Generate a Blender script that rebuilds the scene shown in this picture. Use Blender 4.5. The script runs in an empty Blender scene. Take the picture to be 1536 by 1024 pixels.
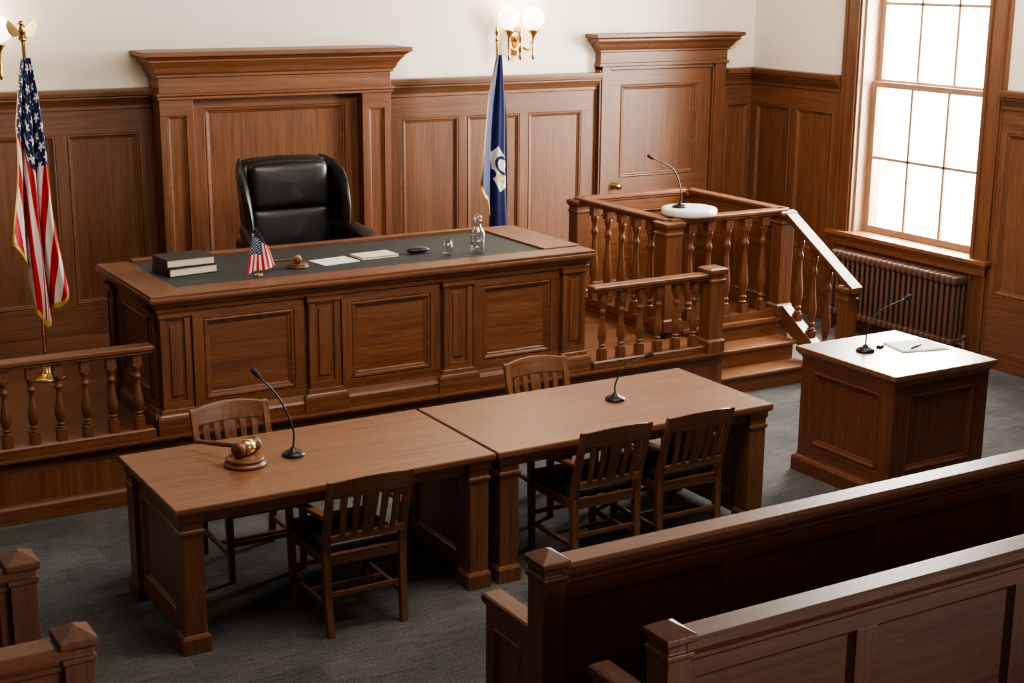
import bpy, bmesh, math, random
from mathutils import Matrix, Vector
random.seed(7)
SC=bpy.context.scene
COL=SC.collection
try:
    SC.view_settings.view_transform='AgX'; SC.view_settings.look='AgX - Medium High Contrast'
except Exception: pass

# ------------------------------------------------------------------ materials
def newmat(name):
    m=bpy.data.materials.new(name); m.use_nodes=True
    nt=m.node_tree; b=nt.nodes['Principled BSDF']
    return m,nt,b
def plain(name,col,rough=.5,metal=0,coat=0,emis=None,es=0,trans=0,ior=1.45,noise=0,nscale=40,bump=0):
    m,nt,b=newmat(name)
    b.inputs['Base Color'].default_value=(*col,1); b.inputs['Roughness'].default_value=rough
    b.inputs['Metallic'].default_value=metal; b.inputs['Coat Weight'].default_value=coat
    b.inputs['Transmission Weight'].default_value=trans; b.inputs['IOR'].default_value=ior
    if emis: 
        b.inputs['Emission Color'].default_value=(*emis,1); b.inputs['Emission Strength'].default_value=es
    if noise or bump:
        tc=nt.nodes.new('ShaderNodeTexCoord'); n=nt.nodes.new('ShaderNodeTexNoise')
        n.inputs['Scale'].default_value=nscale; n.inputs['Detail'].default_value=4
        nt.links.new(tc.outputs['Object'],n.inputs['Vector'])
        if noise:
            mx=nt.nodes.new('ShaderNodeMix'); mx.data_type='RGBA'
            mx.inputs[6].default_value=(*[c*(1-noise) for c in col],1); mx.inputs[7].default_value=(*[min(1,c*(1+noise)) for c in col],1)
            nt.links.new(n.outputs['Fac'],mx.inputs[0]); nt.links.new(mx.outputs[2],b.inputs['Base Color'])
        if bump:
            bp=nt.nodes.new('ShaderNodeBump'); bp.inputs['Strength'].default_value=bump; bp.inputs['Distance'].default_value=.01
            nt.links.new(n.outputs['Fac'],bp.inputs['Height']); nt.links.new(bp.outputs['Normal'],b.inputs['Normal'])
    return m
def wood(name,dark,mid,light,rough=.42,coat=.15):
    m,nt,b=newmat(name); N=nt.nodes; L=nt.links
    u1=N.new('ShaderNodeUVMap'); u1.uv_map='g1'; u2=N.new('ShaderNodeUVMap'); u2.uv_map='g2'
    s1=N.new('ShaderNodeSeparateXYZ'); s2=N.new('ShaderNodeSeparateXYZ'); cb=N.new('ShaderNodeCombineXYZ')
    L.new(u1.outputs[0],s1.inputs[0]); L.new(u2.outputs[0],s2.inputs[0])
    L.new(s1.outputs[0],cb.inputs[0]); L.new(s1.outputs[1],cb.inputs[1]); L.new(s2.outputs[0],cb.inputs[2])
    def nz(sc,det,dist):
        mp=N.new('ShaderNodeMapping'); mp.inputs['Scale'].default_value=sc
        n=N.new('ShaderNodeTexNoise'); n.inputs['Scale'].default_value=1; n.inputs['Detail'].default_value=det; n.inputs['Distortion'].default_value=dist
        L.new(cb.outputs[0],mp.inputs[0]); L.new(mp.outputs[0],n.inputs['Vector']); return n
    a=nz((1.5,40,40),6,.5); f=nz((8,240,240),2,.2); lo=nz((.5,1.6,1.6),2,0)
    r=N.new('ShaderNodeValToRGB'); e=r.color_ramp.elements
    e[0].position=.28; e[0].color=(*dark,1); e[1].position=.74; e[1].color=(*light,1)
    k=e.new(.5); k.color=(*mid,1)
    L.new(a.outputs['Fac'],r.inputs[0])
    fr=N.new('ShaderNodeMapRange'); fr.inputs[1].default_value=.35; fr.inputs[2].default_value=.6; fr.inputs[3].default_value=.74; fr.inputs[4].default_value=1.05
    L.new(f.outputs['Fac'],fr.inputs[0])
    lr=N.new('ShaderNodeMapRange'); lr.inputs[1].default_value=.3; lr.inputs[2].default_value=.7; lr.inputs[3].default_value=.88; lr.inputs[4].default_value=1.12
    L.new(lo.outputs['Fac'],lr.inputs[0])
    mu=N.new('ShaderNodeMath'); mu.operation='MULTIPLY'; L.new(fr.outputs[0],mu.inputs[0]); L.new(lr.outputs[0],mu.inputs[1])
    vm=N.new('ShaderNodeVectorMath'); vm.operation='SCALE'; L.new(r.outputs[0],vm.inputs[0]); L.new(mu.outputs[0],vm.inputs['Scale'])
    L.new(vm.outputs[0],b.inputs['Base Color'])
    b.inputs['Roughness'].default_value=rough; b.inputs['Coat Weight'].default_value=coat; b.inputs['Coat Roughness'].default_value=.3
    bp=N.new('ShaderNodeBump'); bp.inputs['Strength'].default_value=.12; bp.inputs['Distance'].default_value=.003
    L.new(f.outputs['Fac'],bp.inputs['Height']); L.new(bp.outputs['Normal'],b.inputs['Normal'])
    return m
WOOD=wood('varnished_wood',(.108,.038,.015),(.165,.061,.024),(.218,.086,.035))
WOODW=wood('wall_wood',(.108,.042,.018),(.148,.060,.026),(.184,.077,.035),.45,.10)
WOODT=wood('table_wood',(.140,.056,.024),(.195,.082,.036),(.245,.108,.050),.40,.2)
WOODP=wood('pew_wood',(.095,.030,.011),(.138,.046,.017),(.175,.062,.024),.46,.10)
WOODS=wood('daylight_tinted_sash_wood',(.30,.18,.11),(.36,.22,.14),(.42,.27,.18),.45,.1)  # window bloom and daylight on sash and jamb mixed into the wood colour
PLASTER=plain('cream_plaster',(.80,.735,.63),.85,noise=.02,nscale=3,bump=.03)
BRASS=plain('brass',(.75,.50,.20),.25,1)
BRONZE=plain('iron_bronze',(.105,.056,.038),.62,.1,noise=.25,nscale=30)
BLACK=plain('black_plastic',(.012,.012,.013),.35)
MESHB=plain('mic_foam',(.02,.02,.022),.8,bump=.5,nscale=400)
LEATHER=plain('black_leather',(.010,.009,.009),.36,coat=.15,bump=.08,nscale=160)
SEATL=plain('seat_leather',(.014,.013,.012),.45,coat=.1,bump=.12,nscale=160)
INLAY=plain('desk_leather',(.026,.030,.033),.6,noise=.15,nscale=90,bump=.1)
PAPER=plain('white_paper',(.82,.81,.78),.7)
CREAM=plain('cream_paper',(.72,.65,.52),.7)
WHITE=plain('white_enamel',(.80,.78,.74),.4)
GLOBE=plain('opal_glass_globe',(1,.93,.8),.3,emis=(1,.84,.62),es=4.5)
BOOKC=plain('book_cover',(.025,.022,.022),.45,noise=.2)
PAGES=plain('book_pages',(.62,.55,.42),.8)
def clear(name,lo,hi):
    m=bpy.data.materials.new(name); m.use_nodes=True; nt=m.node_tree; nt.nodes.clear()
    o=nt.nodes.new('ShaderNodeOutputMaterial'); mx=nt.nodes.new('ShaderNodeMixShader'); t=nt.nodes.new('ShaderNodeBsdfTransparent'); g=nt.nodes.new('ShaderNodeBsdfGlossy')
    t.inputs[0].default_value=(.96,.97,.97,1); g.inputs['Roughness'].default_value=.04
    lw=nt.nodes.new('ShaderNodeLayerWeight'); lw.inputs[0].default_value=.35
    mr=nt.nodes.new('ShaderNodeMapRange'); mr.inputs[3].default_value=lo; mr.inputs[4].default_value=hi
    nt.links.new(lw.outputs['Facing'],mr.inputs[0]); nt.links.new(mr.outputs[0],mx.inputs[0])
    nt.links.new(t.outputs[0],mx.inputs[1]); nt.links.new(g.outputs[0],mx.inputs[2]); nt.links.new(mx.outputs[0],o.inputs[0]); return m
PANE=clear('window_glass',.04,.12); GLASS=clear('clear_glass',.06,.75); WATER=clear('water',.12,.55)
def carpet():
    m,nt,b=newmat('charcoal_carpet'); N=nt.nodes; L=nt.links
    tc=N.new('ShaderNodeTexCoord')
    n1=N.new('ShaderNodeTexNoise'); n1.inputs['Scale'].default_value=110; n1.inputs['Detail'].default_value=4
    n2=N.new('ShaderNodeTexNoise'); n2.inputs['Scale'].default_value=3.5; n2.inputs['Detail'].default_value=6
    br=N.new('ShaderNodeTexBrick'); br.offset=.5; br.inputs['Scale'].default_value=1; br.inputs['Brick Width'].default_value=.5; br.inputs['Row Height'].default_value=.25
    br.inputs['Mortar Size'].default_value=.004; br.inputs['Mortar Smooth'].default_value=.6
    br.inputs['Color1'].default_value=(.86,.86,.86,1); br.inputs['Color2'].default_value=(1.14,1.14,1.14,1); br.inputs['Mortar'].default_value=(.84,.84,.84,1)
    mp=N.new('ShaderNodeMapping'); mp.inputs['Scale'].default_value=(6,60,6); n3=N.new('ShaderNodeTexNoise'); n3.inputs['Scale'].default_value=1; n3.inputs['Detail'].default_value=4
    for x in (n1,n2,br,mp): L.new(tc.outputs['Object'],x.inputs['Vector'])
    L.new(mp.outputs[0],n3.inputs['Vector'])
    r=N.new('ShaderNodeValToRGB'); e=r.color_ramp.elements; e[0].position=.3; e[0].color=(.048,.048,.050,1); e[1].position=.7; e[1].color=(.140,.137,.138,1)
    L.new(n1.outputs['Fac'],r.inputs[0])
    m1=N.new('ShaderNodeMix'); m1.data_type='RGBA'; m1.blend_type='MULTIPLY'; m1.inputs[0].default_value=1
    L.new(r.outputs[0],m1.inputs[6]); L.new(br.outputs['Color'],m1.inputs[7])
    mr=N.new('ShaderNodeMapRange'); mr.inputs[1].default_value=.3; mr.inputs[2].default_value=.7; mr.inputs[3].default_value=.84; mr.inputs[4].default_value=1.16; L.new(n2.outputs['Fac'],mr.inputs[0])
    wr=N.new('ShaderNodeMapRange'); wr.inputs[1].default_value=.3; wr.inputs[2].default_value=.7; wr.inputs[3].default_value=.80; wr.inputs[4].default_value=1.2; L.new(n3.outputs['Fac'],wr.inputs[0])
    mm=N.new('ShaderNodeMath'); mm.operation='MULTIPLY'; L.new(mr.outputs[0],mm.inputs[0]); L.new(wr.outputs[0],mm.inputs[1])
    vm=N.new('ShaderNodeVectorMath'); vm.operation='SCALE'; L.new(m1.outputs[2],vm.inputs[0]); L.new(mm.outputs[0],vm.inputs['Scale'])
    L.new(vm.outputs[0],b.inputs['Base Color']); b.inputs['Roughness'].default_value=.95
    b.inputs['Specular IOR Level'].default_value=.1
    bp=N.new('ShaderNodeBump'); bp.inputs['Strength'].default_value=.4; bp.inputs['Distance'].default_value=.005
    L.new(n1.outputs['Fac'],bp.inputs['Height']); L.new(bp.outputs['Normal'],b.inputs['Normal'])
    return m
CARPET=carpet()
# --- flag materials
class NB:
    def __init__(s,nt): s.nt=nt
    def m(s,op,a,b=None,c=None):
        n=s.nt.nodes.new('ShaderNodeMath'); n.operation=op
        for i,v in enumerate((a,b,c)):
            if v is None: continue
            if isinstance(v,(int,float)): n.inputs[i].default_value=v
            else: s.nt.links.new(v,n.inputs[i])
        return n.outputs[0]
    def mix(s,f,a,b):
        n=s.nt.nodes.new('ShaderNodeMix'); n.data_type='RGBA'
        s.nt.links.new(f,n.inputs[0])
        for i,v in ((6,a),(7,b)):
            if isinstance(v,tuple): n.inputs[i].default_value=(*v,1)
            else: s.nt.links.new(v,n.inputs[i])
        return n.outputs[2]
    def uv(s,name):
        u=s.nt.nodes.new('ShaderNodeUVMap'); u.uv_map=name; x=s.nt.nodes.new('ShaderNodeSeparateXYZ'); s.nt.links.new(u.outputs[0],x.inputs[0]); return x.outputs[0],x.outputs[1]
def usflag(name,star_r,fringe):
    m,nt,b=newmat(name); k=NB(nt); M=k.m
    s,t=k.uv('flag'); a,bb=k.uv('edge')
    st=M('MODULO',M('FLOOR',M('MULTIPLY',M('ADD',s,2),13)),2)
    col=k.mix(M('GREATER_THAN',st,.5),(.46,.004,.013),(.72,.68,.62))
    cs=M('MULTIPLY',s,9/.54); ct=M('MULTIPLY',t,11/.42)
    def starlayer(off):
        us=M('SUBTRACT',M('MULTIPLY',M('FRACT',M('ADD',M('MULTIPLY',cs,.5),off)),2),1)
        ut=M('SUBTRACT',M('MULTIPLY',M('FRACT',M('ADD',M('MULTIPLY',ct,.5),off)),2),1)
        r=M('SQRT',M('ADD',M('MULTIPLY',us,us),M('MULTIPLY',ut,ut)))
        th=M('ARCTAN2',us,ut)
        lim=M('ADD',star_r,M('MULTIPLY',M('COSINE',M('MULTIPLY',th,5)),star_r*.55))
        return M('LESS_THAN',r,lim)
    star=M('MAXIMUM',starlayer(0),starlayer(.5))
    can=k.mix(star,(.005,.012,.075),(.8,.8,.8))
    inc=M('MULTIPLY',M('LESS_THAN',s,7/13),M('LESS_THAN',t,.42))
    col=k.mix(inc,col,can)
    edge=M('MAXIMUM',M('GREATER_THAN',bb,1-.5*fringe),M('GREATER_THAN',M('ABSOLUTE',M('SUBTRACT',a,.5)),.5-fringe*.5))
    col=k.mix(edge,col,(.60,.36,.06))
    nt.links.new(col,b.inputs['Base Color']); b.inputs['Roughness'].default_value=.65; b.inputs['Sheen Weight'].default_value=.03
    return m
def blueflag():
    m,nt,b=newmat('navy_emblem_cloth'); k=NB(nt); M=k.m
    a,bb=k.uv('edge'); s,t=k.uv('flag')
    NV=(.006,.011,.085)
    def R(cx,cy,sx=1,sy=1): return M('SQRT',M('ADD',M('POWER',M('MULTIPLY',M('SUBTRACT',s,cx),sx),2),M('POWER',M('MULTIPLY',M('SUBTRACT',t,cy),sy),2)))
    def DI(cx,cy,sx,sy): return M('ADD',M('MULTIPLY',M('ABSOLUTE',M('SUBTRACT',s,cx)),sx),M('MULTIPLY',M('ABSOLUTE',M('SUBTRACT',t,cy)),sy))
    top=M('LESS_THAN',DI(-.005,-.06,1.0,.95),.100)
    low=M('LESS_THAN',DI(.02,.075,1.1,.8),.085)
    body=M('LESS_THAN',R(.0,.01,1.2,.8),.070)
    col=k.mix(M('MAXIMUM',M('MAXIMUM',top,low),body),NV,(.76,.72,.60))
    col=k.mix(M('LESS_THAN',M('ABSOLUTE',M('SUBTRACT',R(.04,-.03),.058)),.012),col,NV)
    col=k.mix(M('LESS_THAN',R(-.055,.06),.036),col,NV)
    col=k.mix(M('LESS_THAN',M('ABSOLUTE',M('SUBTRACT',R(.03,.07),.024)),.008),col,(.60,.42,.12))
    edge=M('MAXIMUM',M('GREATER_THAN',bb,.972),M('GREATER_THAN',M('ABSOLUTE',M('SUBTRACT',a,.5)),.476))
    col=k.mix(edge,col,(.62,.39,.07))
    nt.links.new(col,b.inputs['Base Color']); b.inputs['Roughness'].default_value=.6; b.inputs['Sheen Weight'].default_value=.03
    return m
USF=usflag('stars_and_stripes_cloth',.36,.042); USF2=usflag('desk_flag_cloth',.26,.0); BLF=blueflag()

# ------------------------------------------------------------------ mesh builder
def frame(o,U,V,N):
    M=Matrix.Identity(4)
    for i,c in enumerate((U,V,N)):
        for j in range(3): M[j][i]=c[j]
    for j in range(3): M[j][3]=o[j]
    return M
def spw(v,e): return math.copysign(abs(v)**e,v)
class MB:
    def __init__(s,mat=None): s.v=[];s.f=[];s.m=[];s.s=[];s.g=[];s.mats=[];s.M=Matrix.Identity(4); s.dm=mat
    def add(s,vs,fs,mat=None,ax=0,smooth=False):
        mat=mat or s.dm
        if mat not in s.mats: s.mats.append(mat)
        mi=s.mats.index(mat); o=len(s.v); R=[random.uniform(0,50) for _ in range(3)]
        a,b,c=ax,(ax+1)%3,(ax+2)%3
        for v in vs:
            s.g.append((v[a]+R[0],v[b]+R[1],v[c]+R[2])); s.v.append(s.M@Vector(v))
        for f in fs: s.f.append([o+i for i in f]); s.m.append(mi); s.s.append(smooth)
    def box(s,x0,x1,y0,y1,z0,z1,ax=None,mat=None):
        if ax is None:
            d=[abs(x1-x0),abs(y1-y0),abs(z1-z0)]; ax=d.index(max(d))
        s.add([(x0,y0,z0),(x1,y0,z0),(x1,y1,z0),(x0,y1,z0),(x0,y0,z1),(x1,y0,z1),(x1,y1,z1),(x0,y1,z1)],
              [(0,3,2,1),(4,5,6,7),(0,1,5,4),(1,2,6,5),(2,3,7,6),(3,0,4,7)],mat,ax)
    def loft(s,x0,x1,y0,y1,prof,ax=0,mat=None,k=(1,1,1,1)):
        vs=[];fs=[]
        for o,z in prof:
            a,b,c,d=x0-o*k[0],x1+o*k[1],y0-o*k[2],y1+o*k[3]
            vs+=[(a,c,z),(b,c,z),(b,d,z),(a,d,z)]
        n=len(prof)
        for i in range(n-1):
            for j in range(4):
                q=(j+1)%4; fs.append((i*4+j,i*4+q,i*4+4+q,i*4+4+j))
        fs.append((3,2,1,0)); fs.append(tuple(4*(n-1)+j for j in range(4)))
        s.add(vs,fs,mat,ax)
    def zl(s,secs,ax=2,mat=None,smooth=False):
        vs=[];fs=[]
        for cx,cy,z,wx,wy in secs:
            vs+=[(cx-wx/2,cy-wy/2,z),(cx+wx/2,cy-wy/2,z),(cx+wx/2,cy+wy/2,z),(cx-wx/2,cy+wy/2,z)]
        n=len(secs)
        for i in range(n-1):
            for j in range(4):
                q=(j+1)%4; fs.append((i*4+j,i*4+q,i*4+4+q,i*4+4+j))
        fs.append((3,2,1,0)); fs.append(tuple(4*(n-1)+j for j in range(4)))
        s.add(vs,fs,mat,ax,smooth)
    def ring(s,u0,u1,v0,v1,prof,mat=None):
        vs=[];fs=[]
        for i,h in prof: vs+=[(u0+i,v0+i,h),(u1-i,v0+i,h),(u1-i,v1-i,h),(u0+i,v1-i,h)]
        for i in range(len(prof)-1):
            for j in range(4):
                q=(j+1)%4; fs.append((i*4+j,i*4+q,i*4+4+q,i*4+4+j))
        s.add(vs,fs,mat,0)
    def poly(s,pts,z0,z1,ax=0,mat=None,smooth=False):
        n=len(pts); vs=[(x,y,z0) for x,y in pts]+[(x,y,z1) for x,y in pts]
        fs=[tuple(range(n-1,-1,-1)),tuple(range(n,2*n))]+[(i,(i+1)%n,n+(i+1)%n,n+i) for i in range(n)]
        s.add(vs,fs,mat,ax,smooth)
    def lathe(s,prof,c=(0,0,0),seg=20,mat=None,ax=2,R=None,smooth=True):
        vs=[];fs=[]
        for r,z in prof:
            for j in range(seg):
                t=2*math.pi*j/seg; p=Vector((r*math.cos(t),r*math.sin(t),z))
                if R is not None: p=R@p
                vs.append((p.x+c[0],p.y+c[1],p.z+c[2]))
        n=len(prof)
        for i in range(n-1):
            for j in range(seg):
                q=(j+1)%seg; fs.append((i*seg+j,i*seg+q,(i+1)*seg+q,(i+1)*seg+j))
        if prof[0][0]>1e-4: fs.append(tuple(range(seg-1,-1,-1)))
        if prof[-1][0]>1e-4: fs.append(tuple((n-1)*seg+j for j in range(seg)))
        s.add(vs,fs,mat,ax,smooth)
    def ball(s,c,r,seg=16,rings=10,mat=None,sc=(1,1,1),R=None):
        vs=[];fs=[]
        for i in range(rings+1):
            ph=math.pi*i/rings
            for j in range(seg):
                t=2*math.pi*j/seg; p=Vector((r*sc[0]*math.sin(ph)*math.cos(t),r*sc[1]*math.sin(ph)*math.sin(t),-r*sc[2]*math.cos(ph)))
                if R is not None: p=R@p
                vs.append((c[0]+p.x,c[1]+p.y,c[2]+p.z))
        for i in range(rings):
            for j in range(seg):
                q=(j+1)%seg; fs.append((i*seg+j,i*seg+q,(i+1)*seg+q,(i+1)*seg+j))
        s.add(vs,fs,mat,2,True)
    def pillow(s,c,w,d,h,e1=.35,e2=.35,fn=None,seg=64,rings=36):
        vs=[];fs=[]
        for i in range(rings+1):
            ph=-math.pi/2+math.pi*i/rings
            for j in range(seg):
                t=2*math.pi*j/seg
                x=w*spw(math.cos(ph),e1)*spw(math.cos(t),e2); z=h*spw(math.cos(ph),e1)*spw(math.sin(t),e2); y=d*spw(math.sin(ph),.8)
                if fn: x,y,z=fn(x,y,z)
                vs.append((c[0]+x,c[1]+y,c[2]+z))
        for i in range(rings):
            for j in range(seg):
                q=(j+1)%seg; fs.append((i*seg+q,i*seg+j,(i+1)*seg+j,(i+1)*seg+q))
        s.add(vs,fs,None,0,True)
    def tube(s,pts,r,seg=10,mat=None,sub=6):
        P=[Vector(p) for p in pts]
        Q=[]
        if len(P)>2 and sub>1:
            E=[P[0]*2-P[1]]+P+[P[-1]*2-P[-2]]
            for i in range(1,len(E)-2):
                for j in range(sub):
                    t=j/sub; a,b,c,d=E[i-1],E[i],E[i+1],E[i+2]
                    Q.append(.5*((2*b)+(c-a)*t+(2*a-5*b+4*c-d)*t*t+(3*b-3*c+d-a)*t**3))
            Q.append(P[-1])
        else: Q=P
        vs=[];fs=[];prev=None
        for i,p in enumerate(Q):
            d=(Q[min(i+1,len(Q)-1)]-Q[max(i-1,0)]).normalized()
            if prev is None:
                h=Vector((0,0,1)) if abs(d.z)<.9 else Vector((1,0,0)); u=d.cross(h).normalized()
            else: u=(prev-d*prev.dot(d)).normalized()
            prev=u; w=d.cross(u); rr=r(i/(len(Q)-1)) if callable(r) else r
            for j in range(seg):
                t=2*math.pi*j/seg; vs.append(tuple(p+u*math.cos(t)*rr+w*math.sin(t)*rr))
        n=len(Q)
        for i in range(n-1):
            for j in range(seg):
                q=(j+1)%seg; fs.append((i*seg+j,i*seg+q,(i+1)*seg+q,(i+1)*seg+j))
        fs.append(tuple(range(seg-1,-1,-1))); fs.append(tuple((n-1)*seg+j for j in range(seg)))
        s.add(vs,fs,mat,2,True)
    def rbox(s,x0,x1,y0,y1,z0,z1,r,seg=4,mat=None,R=None):
        bm=bmesh.new(); bmesh.ops.create_cube(bm,size=1)
        sx,sy,sz=x1-x0,y1-y0,z1-z0
        for v in bm.verts: v.co=Vector((v.co.x*sx,v.co.y*sy,v.co.z*sz))
        bmesh.ops.bevel(bm,geom=bm.edges[:],offset=r,segments=seg,profile=.5,affect='EDGES')
        bm.verts.index_update()
        c=Vector(((x0+x1)/2,(y0+y1)/2,(z0+z1)/2)); vs=[]
        for v in bm.verts:
            p=v.co.copy()
            if R is not None: p=R@p
            vs.append(tuple(p+c))
        fs=[tuple(v.index for v in f.verts) for f in bm.faces]; bm.free()
        s.add(vs,fs,mat,0,True)
def fill(ob,**k):
    for a,b in k.items(): ob[a]=b
def mk(name,mb,parent=None,loc=(0,0,0),rot=0,bevel=0,sub=0,**props):
    me=bpy.data.meshes.new(name); me.from_pydata([tuple(v) for v in mb.v],[],mb.f)
    for m in mb.mats: me.materials.append(m)
    me.polygons.foreach_set('material_index',mb.m); me.polygons.foreach_set('use_smooth',mb.s)
    g1=me.uv_layers.new(name='g1'); g2=me.uv_layers.new(name='g2')
    a=[];b=[]
    for l in me.loops:
        g=mb.g[l.vertex_index]; a+=[g[0],g[1]]; b+=[g[2],0]
    g1.data.foreach_set('uv',a); g2.data.foreach_set('uv',b)
    ob=bpy.data.objects.new(name,me); COL.objects.link(ob)
    if bevel:
        bv=ob.modifiers.new('bevel','BEVEL'); bv.width=bevel; bv.segments=2; bv.limit_method='ANGLE'; bv.angle_limit=math.radians(50)
    ob.location=loc; ob.rotation_euler=(0,0,rot)
    if parent is not None: ob.parent=parent
    fill(ob,**props); return ob
def thing(name,loc,label,cat,rot=0,**k):
    e=bpy.data.objects.new(name,None); e.empty_display_size=.1; COL.objects.link(e)
    e.location=loc; e.rotation_euler=(0,0,rot); e['label']=label; e['category']=cat; fill(e,**k); return e
def cp(root,loc,rot=None,**k):
    n=root.copy(); COL.objects.link(n); n.location=loc
    if rot is not None: n.rotation_euler=(0,0,rot)
    fill(n,**k)
    def rec(src,dst):
        for ch in list(src.children):
            c=ch.copy(); COL.objects.link(c); c.parent=dst; rec(ch,c)
    rec(root,n); return n
def smoothstep(x): x=max(0,min(1,x)); return x*x*(3-2*x)

MOULD=[(0,0),(0,.012),(.008,.020),(.018,.018),(.026,.008),(.034,.006),(.040,0)]
def fieldmould(mb,u0,u1,v0,v1,n0=0,sc=1):
    mb.ring(u0,u1,v0,v1,[(i*sc,n0+h*sc) for i,h in MOULD])
def panelled(mb,u0,u1,v0,v1,panels,pv0,pv1,n0=0,t=.02,sc=1):
    if pv0-v0>.002: mb.box(u0,u1,v0,pv0,n0,n0+t,0)
    if v1-pv1>.002: mb.box(u0,u1,pv1,v1,n0,n0+t,0)
    e=[u0]
    for a,b in panels: e+=[a,b]
    e.append(u1)
    for i in range(0,len(e),2):
        if e[i+1]-e[i]>.002: mb.box(e[i],e[i+1],pv0,pv1,n0,n0+t,1)
    for a,b in panels:
        fieldmould(mb,a,b,pv0,pv1,n0,sc)
def FB(o): return frame(o,(1,0,0),(0,0,1),(0,-1,0))
def FL(o): return frame(o,(0,-1,0),(0,0,1),(-1,0,0))
def FR(o): return frame(o,(0,1,0),(0,0,1),(1,0,0))
def FF(o): return frame(o,(-1,0,0),(0,0,1),(0,1,0))

# ------------------------------------------------------------------ room
YB=11.55; XR=9.6; HC=4.3
mb=MB(CARPET); mb.box(-2,XR+.3,-1,YB+.2,-.1,0); mk('floor',mb,kind='structure')
mb=MB(PLASTER); mb.box(-2,XR+.3,YB,YB+.2,0,HC); mk('wall_back',mb,kind='structure')
WY0,WY1,WZ0,WZ1=8.58,10.03,.88,3.68
mb=MB(PLASTER)
mb.box(XR,XR+.3,-1,WY0,0,HC); mb.box(XR,XR+.3,WY1,YB,0,HC); mb.box(XR,XR+.3,WY0,WY1,0,WZ0); mb.box(XR,XR+.3,WY0,WY1,WZ1,HC)
mk('wall_right',mb,kind='structure')
CAPP=[(0,2.13),(.012,2.135),(.012,2.16),(.02,2.175),(.045,2.21),(.055,2.22),(.055,2.235),(.075,2.24),(.08,2.27),(.08,2.29)]
def wains(mb,F,u0,u1,panels,k):
    mb.M=F
    mb.box(u0,u1,0,2.2,0,.02,1)
    panelled(mb,u0,u1,0,2.14,panels,.62,1.95,.02,.018)
    mb.box(u0,u1,0,.16,.038,.055,0)
    mb.M=F@Matrix(((1,0,0,0),(0,0,1,0),(0,-1,0,0),(0,0,0,1)))
    mb.loft(u0,u1,-.038,-.0,CAPP,0,None,(k[0],k[1],1,0))
    mb.M=Matrix.Identity(4)
def wp(a,b,n,gap=.09,m=.07):
    w=(b-a-2*m-(n-1)*gap)/n
    return [(a+m+i*(w+gap),a+m+i*(w+gap)+w) for i in range(n)]
mb=MB(WOODW)
pl=[(3.42-.56-.65*i,3.42-.65*i+0.0) for i in range(5)][::-1]
wains(mb,FB((0,YB,0)),pl[0][0]-.1,3.55,pl,(0,0)); mk('trim_1',mb,bevel=.002,kind='structure')
mb=MB(WOODW); wains(mb,FB((0,YB,0)),5.48,7.74,[(5.72,6.27),(6.36,6.90),(6.99,7.56)],(0,0)); mk('trim_2',mb,bevel=.002,kind='structure')
mb=MB(WOODW); wains(mb,FB((0,YB,0)),9.20,9.6,[(9.26,9.53)],(0,0)); mk('trim_3',mb,bevel=.002,kind='structure')
mb=MB(WOODW); wains(mb,FL((XR,YB,0)),0,YB-10.25,[(.12,.62),(.71,1.22)],(0,0)); mk('trim_4',mb,bevel=.002,kind='structure')
mb=MB(WOODW); wains(mb,FL((XR,YB,0)),YB-8.36,YB-4.0,wp(YB-8.36,YB-4.0,5),(0,0)); mk('trim_5',mb,bevel=.002,kind='structure')
mb=MB(WOODW); mb.M=FL((XR,YB,0)); mb.box(YB-10.25,YB-8.36,0,.80,0,.02,0); panelled(mb,YB-10.25,YB-8.36,0,.78,wp(YB-10.03,YB-8.58,2),.2,.66,.02,.018)
mk('trim_6',mb,bevel=.002,kind='structure')
# surround behind judge
mb=MB(WOOD)
PA,PB=3.53,5.51
mb.box(PA,PB,11.42,YB-.001,.0,2.24,2)
for a,b in ((PA,3.80),(5.25,PB)):
    mb.box(a,b,11.32,11.42,0,2.24,2)
    mb.M=FB((0,11.32,0)); panelled(mb,a,b,.4,2.20,[(a+.06,b-.06)],.62,2.08,0,.018,.6); mb.M=Matrix.Identity(4)
    mb.loft(a,b,11.30,11.42,[(.02,.40),(.02,.56),(.008,.58),(0,.58)])
mb.M=FB((0,11.42,0)); panelled(mb,3.80,5.25,.4,2.24,[(3.92,5.13)],.62,2.12,0,.022,1.1); mb.M=Matrix.Identity(4)
mb.loft(PA,PB,11.30,YB,[(0,2.20),(.015,2.205),(.015,2.225),(.03,2.235),(.03,2.25),(.0,2.255),(0,2.37),(.02,2.375),(.02,2.395),(.035,2.41),(.05,2.45),(.08,2.49),(.09,2.495),(.09,2.51),(.125,2.535),(.14,2.54),(.14,2.575),(.0,2.578)],0,None,(1,1,1,0))
mk('trim_7',mb,bevel=.002,kind='structure')
# door casing + header
mb=MB(WOODW)
for a,b in ((7.73,7.86),(9.04,9.20)):
    mb.box(a,b,11.47,YB-.001,0,2.34,2); mb.box(a+.02,b-.02,11.46,11.47,0,2.34,2)
mb.box(7.73,9.20,11.47,YB-.001,2.31,2.36,0)
mb.loft(7.73,9.20,11.46,YB,[(0,2.34),(.015,2.345),(.015,2.37),(0,2.375),(0,2.47),(.015,2.475),(.015,2.49),(.035,2.51),(.06,2.55),(.085,2.57),(.09,2.58),(.09,2.595),(.12,2.61),(.12,2.64),(0,2.643)],0,None,(1,1,1,0))
mk('trim_8',mb,bevel=.002,kind='structure')
door=bpy.data.objects.new('door_1',None); COL.objects.link(door); door.location=(7.86,11.53,0); door['kind']='structure'
mb=MB(WOODW); mb.M=FB((0,0,0)); mb.box(.005,1.175,.01,2.305,0,.02,1)
panelled(mb,.005,1.175,.01,2.305,[(.12,.98+.03)],1.30,2.17,.02,.02,1.2)
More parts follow.
